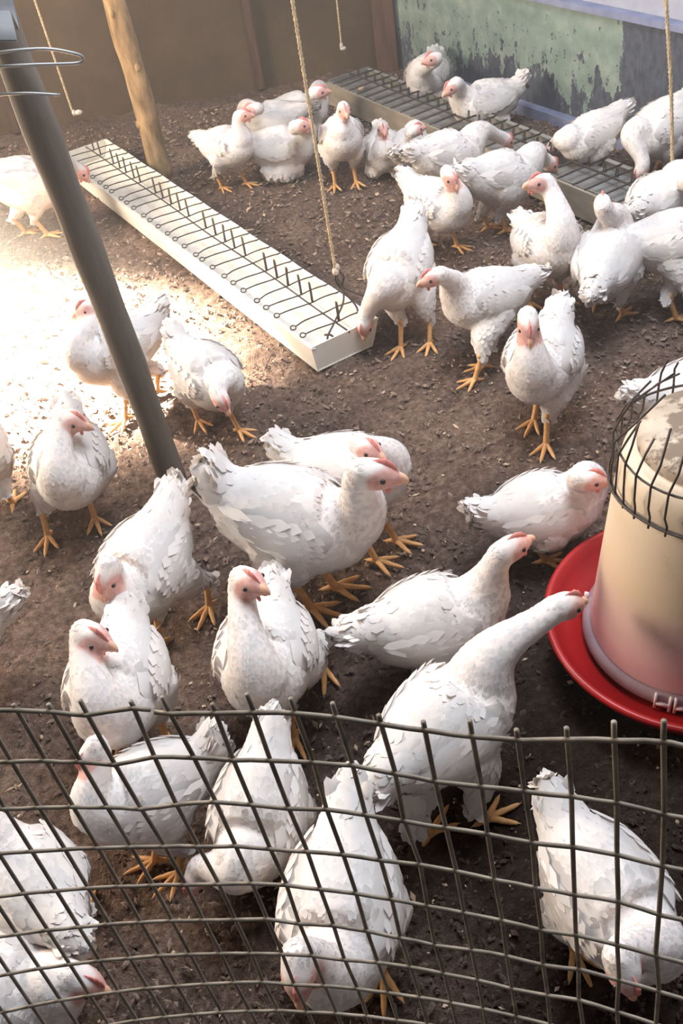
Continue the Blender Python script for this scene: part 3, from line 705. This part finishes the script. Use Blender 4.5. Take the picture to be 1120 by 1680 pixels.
wire_to([(0, 0, 0), (.004, -.004, -.03), (.012, -.010, -.055), (.006, -.03, -.085), (-.030, -.075, -.118), (-.052, -.115, -.128), (-.054, -.118, -.142), (-.045, -.118, -.152), (-.038, -.116, -.142), (-.044, -.115, -.128), (-.062, -.112, -.126)])
wire_to([(0, 0, 0), (-.004, .004, -.03), (.012, -.004, -.06), (.040, -.03, -.098), (.044, -.05, -.118)])
wire_to([(.006, 0, .004), (.020, .002, -.02), (.014, .0, -.05), (.045, -.01, -.07), (.10, -.025, -.10), (.132, -.032, -.118), (.144, -.032, -.112), (.146, -.03, -.100), (.134, -.028, -.100), (.112, -.026, -.104)])
hk.build('hook_wire', MW['wire'], rp)
twisted_rope('rope', [(.39, 4.4, 2.18), (.375, 4.4, 1.0), (.359, 4.4, .217)], .0048, 'short looking rope end near the top, hanging before the dark wall corner',
             [((.0, 0, .0), (.008, .008, .016)), ((.006, 0, -.012), (.014, .010, .009))])
twisted_rope('rope', [(.92, 2.6, 2.18), (1.03, 2.6, .95), (1.10, 2.6, .45), (1.137, 2.6, .12)], .0062, 'taut sisal rope at the right edge in front of the big feeding hen')
def rafter(n, x0, y0, x1, y1):
    m = MB(); L = math.hypot(x1 - x0, y1 - y0); m.box(((x0 + x1) / 2, (y0 + y1) / 2, 2.21), (L, .06, .07), math.atan2(y1 - y0, x1 - x0))
    tag(m.build('trim_%d' % n, MW['corner'], smooth=False), kind='structure')
rafter(7, -1.3, 4.05, .75, 4.42); rafter(8, -1.0, 2.4, 1.6, 2.6)

# ------------------------------------------------------------------ poles
def round_pole(name, pts, rad, material, label, n=14):
    p = spline(pts, 6); V = []; r = empty(name, tuple(np.asarray(pts[0]) * (1, 1, 0))); tag(r, label, 'pole')
    rr = rad * (1 + .05 * np.sin(np.arange(len(p)) * 1.3) + rng.normal(0, .015, len(p)))
    m = MB(); m.tube(p - np.asarray(r.location), rr, n); m.build('shaft', material, r); return r
pl = round_pole('leaning_pole', [(-.397, 1.855, -.02), (-.405, 1.853, .35), (-.418, 1.852, .7), (-.430, 1.85, 1.0), (-.445, 1.85, 1.5), (-.46, 1.85, 2.2)], .0335, MW['pole'], 'dark grey pole rising from the floor at left with wire tied round its top')
b = MB()
b.tube(spline([(-.36, -.10, 1.045), (-.10, -.06, 1.035), (.02, -.045, 1.025), (.075, -.03, 1.005), (.088, -.02, .992), (.075, -.02, .985), (.0, -.045, 1.002), (-.08, -.055, 1.012), (-.2, -.06, 1.01)], 6), .0030, 7)
b.tube(spline([(-.30, -.07, .965), (-.10, -.06, .968), (-.03, -.055, .962), (.035, -.045, .945)], 6), .0028, 7)
b.build('tie_wire', MW['bright_wire'], pl)
s_ = MB(); V = []
for i in range(7):
    for j in range(5):
        V.append((-.30 + .052 * i, -.05 - .02 * j + .01 * math.sin(i), 1.075 + .012 * math.sin(i * 1.1 + j) - .012 * i * (j < 3) + .03 * (4 - j)))
Fq = [(i * 5 + j, i * 5 + j + 1, (i + 1) * 5 + j + 1, (i + 1) * 5 + j) for i in range(6) for j in range(4)]
s_.add(V, Fq); s_.add([(x, y, z - .003) for x, y, z in V], [f[::-1] for f in Fq]); s_.build('plastic_wrap', MW['grey_sheet'], pl)
pb = round_pole('wooden_post', [(-.48, 3.86, -.02), (-.474, 3.86, .3), (-.482, 3.86, .6), (-.476, 3.862, .9), (-.485, 3.86, 1.5), (-.48, 3.86, 2.2)], .043, MW['bark'], 'pale weathered wooden post standing before the brown wall', 16)
for z, a in ((.22, 200), (.43, 300), (.62, 240)):
    k = MB(); k.add(*ellipsoid((.004 + .038 * math.cos(R(a)), .038 * math.sin(R(a)), z), (.012, .012, .018), 10, 7)); k.build('knot', MW['bark'], pb)

# ------------------------------------------------------------------ drinker
def drinker():
    cx, cy = .583, 1.079
    r = empty('poultry_drinker', (cx, cy, 0)); tag(r, 'tall bell drinker with red tray and milky jar under a wire cage, at right', 'drinker')
    MB().lathe([(.0, .0), (.12, .0), (.135, .006), (.14, .05), (.13, .06), (0, .06)], 48).build('foot', MW['red'], r)
    tr = [(.0, .045), (.165, .042), (.178, .050), (.212, .060), (.236, .086), (.243, .104), (.250, .108), (.256, .105), (.255, .096), (.248, .092), (.236, .066), (.20, .038), (.15, .030), (0, .030)]
    MB().lathe(tr, 72).build('tray', MW['red'], r)
    jar = [(0, .062), (.160, .062), (.169, .072), (.171, .09), (.168, .14), (.160, .25), (.151, .37), (.143, .455), (.139, .475), (.128, .492), (.120, .497), (0, .497)]
    MB().lathe(jar, 72).build('jar', MW['jar'], r)
    MB().lathe([(.168, .058), (.182, .060), (.186, .070), (.184, .082), (.176, .088), (.168, .086)], 72, closed=True).build('ring', MW['jar_ring'], r)
    lid = MB(); n = 48; prof = [(.119, .494), (.119, .512), (.112, .522), (.095, .526), (.06, .529), (.0, .530)]
    lid.lathe(prof, n); o = lid.build('lid', MW['lid'], r)
    for a in (R(236), R(246), R(150)):
        m = MB(); q = .183
        c = np.array([q * math.cos(a), q * math.sin(a), .075]); t = np.array([-math.sin(a), math.cos(a), 0]); o_ = np.array([math.cos(a), math.sin(a), 0])
        for s in (-.012, .012): m.box(c + t * s + o_ * .002, (.008, .005, .034), a)
        m.box(c + np.array([0, 0, -.004]) + o_ * .002, (.008, .022, .007), a)
        m.build('clip', MW['clip'], r)
    cg = empty('wire_cage', (cx, cy, 0)); cg.parent = r; cg.location = (0, 0, 0)
    q = random.Random(5); a = np.linspace(0, 2 * math.pi, 49)
    for z, rr in ((.43, .153), (.432, .158), (.505, .150)):
        ring = np.stack([rr * np.cos(a), rr * np.sin(a), z + .004 * np.sin(a * 3 + z * 50)], -1); MB().tube(ring, .0021, 6).build('cage_ring', MW['wire'], cg)
    for i in range(34):
        t0 = 2 * math.pi * i / 34; top = q.uniform(.555, .60); inward = q.uniform(0, .03) + (.035 if q.random() < .25 else 0); zz = q.uniform(.455, .475); j = q.uniform(-.05, .05)
        def pt(rr, z, t): return (rr * math.cos(t), rr * math.sin(t), z)
        pts = [pt(.155, .424, t0), pt(.156, zz - .012, t0 + .01), pt(.1535, zz, t0 - .03), pt(.1535, .505, t0 - .03 + j * .2), pt(.150 - inward * .4, .54, t0 + j * .6), pt(.146 - inward, top, t0 + j)]
        MB().tube(pts, .0018, 6).build('cage_wire', MW['wire'], cg)
drinker()

# ------------------------------------------------------------------ wire mesh panel at the front
MESH_P = [-0.01274, 0.35149, 0.97094, 0.05178, -0.35599, 0.49263, 0.0544, 0.06651, 6.5, 1.17371, 0.01103]
BEND = [[[-0.29, 0.17], [0.02, 0.03], [-0.12, 0.08], [0.07, 0.05], [0.03, -0.01], [0.05, -0.03], [0.01, -0.0], [0.01, 0.06], [-0.01, 0.09], [0.02, 0.12], [-0.01, 0.08], [0.02, -0.05], [-0.05, -0.13], [-0.12, -0.24]], [[-0.24, 0.13], [-0.05, -0.03], [0.0, -0.05], [0.03, -0.03], [-0.0, -0.06], [0.1, -0.07], [0.06, -0.08], [0.06, -0.01], [-0.02, 0.06], [0.05, 0.05], [0.02, 0.02], [0.04, -0.01], [-0.01, -0.02], [-0.05, 0.03]], [[-0.15, 0.09], [-0.08, -0.01], [0.06, -0.11], [0.04, -0.08], [0.01, -0.05], [0.03, -0.1], [0.02, -0.06], [-0.02, -0.01], [0.01, 0.02], [0.02, 0.02], [0.07, 0.06], [-0.0, -0.02], [-0.02, -0.02], [-0.04, 0.01]], [[-0.02, -0.02], [-0.03, -0.04], [0.07, -0.07], [0.04, -0.04], [0.08, -0.04], [0.07, -0.06], [0.07, -0.01], [0.12, -0.03], [0.05, 0.0], [0.01, 0.05], [0.03, 0.07], [-0.03, 0.04], [-0.0, -0.01], [-0.07, 0.08]], [[0.02, -0.04], [0.04, -0.07], [0.07, -0.12], [0.09, -0.12], [0.05, -0.09], [0.07, -0.07], [0.06, -0.01], [0.04, 0.03], [0.03, 0.06], [0.04, 0.08], [0.05, 0.13], [-0.06, 0.04], [-0.04, 0.04], [-0.11, 0.07]], [[0.01, -0.04], [0.02, -0.06], [0.04, -0.11], [-0.01, -0.03], [0.04, -0.06], [0.01, 0.0], [-0.02, 0.08], [-0.03, 0.15], [0.03, 0.1], [0.01, 0.07], [-0.0, 0.11], [-0.04, -0.02], [-0.0, -0.01], [-0.0, -0.01]], [[0.01, -0.01], [0.01, -0.02], [0.02, -0.04], [-0.01, -0.04], [-0.03, -0.0], [0.02, -0.02], [0.02, -0.02], [0.02, 0.02], [0.03, 0.03], [0.01, 0.08], [0.03, 0.02], [-0.09, -0.1], [-0.06, -0.06], [-0.03, -0.04]], [[-0.04, -0.04], [-0.06, -0.07], [-0.05, -0.01], [-0.04, -0.03], [0.03, -0.02], [0.04, 0.0], [0.04, -0.0], [0.02, -0.0], [0.01, -0.0], [0.01, -0.0], [0.01, -0.0], [0.0, -0.0], [0.0, -0.0], [0.0, -0.0]]]
SU = .028
def mesh_panel():
    p = MESH_P; bend = np.array(BEND)
    def P(r, c):
        x0, y0, z0, lean, yaw, k, sv, roll, c0, k2, k3 = p
        rr = min(max(r, 0), 7); cc = min(max(c, 0), 13)
        r0, c0_ = int(min(rr, 6)), int(min(cc, 12)); fr, fc = rr - r0, cc - c0_
        b = (bend[r0, c0_] * (1 - fr) * (1 - fc) + bend[r0 + 1, c0_] * fr * (1 - fc) + bend[r0, c0_ + 1] * (1 - fr) * fc + bend[r0 + 1, c0_ + 1] * fr * fc)
        fade = .6 ** max(0, -c, c - 13) * .6 ** max(0, r - 7)
        u = (c + b[0] * fade - c0) * SU; v = (r + b[1] * fade) * sv; kk = k + k2 * min(v, .5)
        t = math.sin(u * kk) / kk; n = -(1 - math.cos(u * kk)) / kk + k3 * v * v
        t2 = t * math.cos(roll) + v * math.sin(roll); w2 = -t * math.sin(roll) + v * math.cos(roll)
        n2 = n * math.cos(lean) - w2 * math.sin(lean); z = -w2 * math.cos(lean) - n * math.sin(lean)
        return np.array([x0 + t2 * math.cos(yaw) - n2 * math.sin(yaw), y0 + t2 * math.sin(yaw) + n2 * math.cos(yaw), z0 + z])
    root = empty('wire_mesh_panel', (-.0127, .34, 0)); tag(root, 'rusty welded wire mesh panel across the front, before the nearest hens', 'wire mesh')
    o0 = np.array([-.0127, .34, 0]); q = random.Random(3)
    out = np.array([.12, -.99, 0]) * .0013
    rowsN = 17; c_lo, c_hi = -8, 19
    for r in range(rowsN):
        def line(ca, cb, dv=0): return [P(r + dv, c) - o0 + out + np.array([0, 0, q.uniform(-.0006, .0006)]) for c in np.arange(ca, cb + .01, .5)]
        if r == 0:
            MB().tube(line(c_lo, 1.5, -.01), .0017, 7).build('horizontal_wire', MW['mesh_wire'], root)
            MB().tube(line(1.6, c_hi, .03), .0017, 7).build('horizontal_wire', MW['mesh_wire'], root)
        else: MB().tube(line(c_lo, c_hi), .0016, 7).build('horizontal_wire', MW['mesh_wire'], root)
    for c in range(c_lo, c_hi + 1):
        st = q.uniform(.06, .24)
        MB().tube([P(r, c) - o0 - out for r in np.concatenate([[-st], np.arange(0, rowsN - .9, .5)])], .0017, 7).build('vertical_wire', MW['mesh_wire'], root)
mesh_panel()

# ------------------------------------------------------------------ small things lying on the floor
m = MB(); m.tube(spline([(-.05, .02, .008), (-.035, -.012, .010), (-.005, -.030, .011), (.035, -.030, .010)], 4), np.interp(np.linspace(0, 1, 13), [0, .5, 1], [.003, .0085, .003]), 8, round_ends=True)
o = m.build('dry_husk', MW['chip']); o.location = (-.165, 3.22, .0); tag(o, 'curled pale husk on the floor below the hen by the wooden post', 'husk')
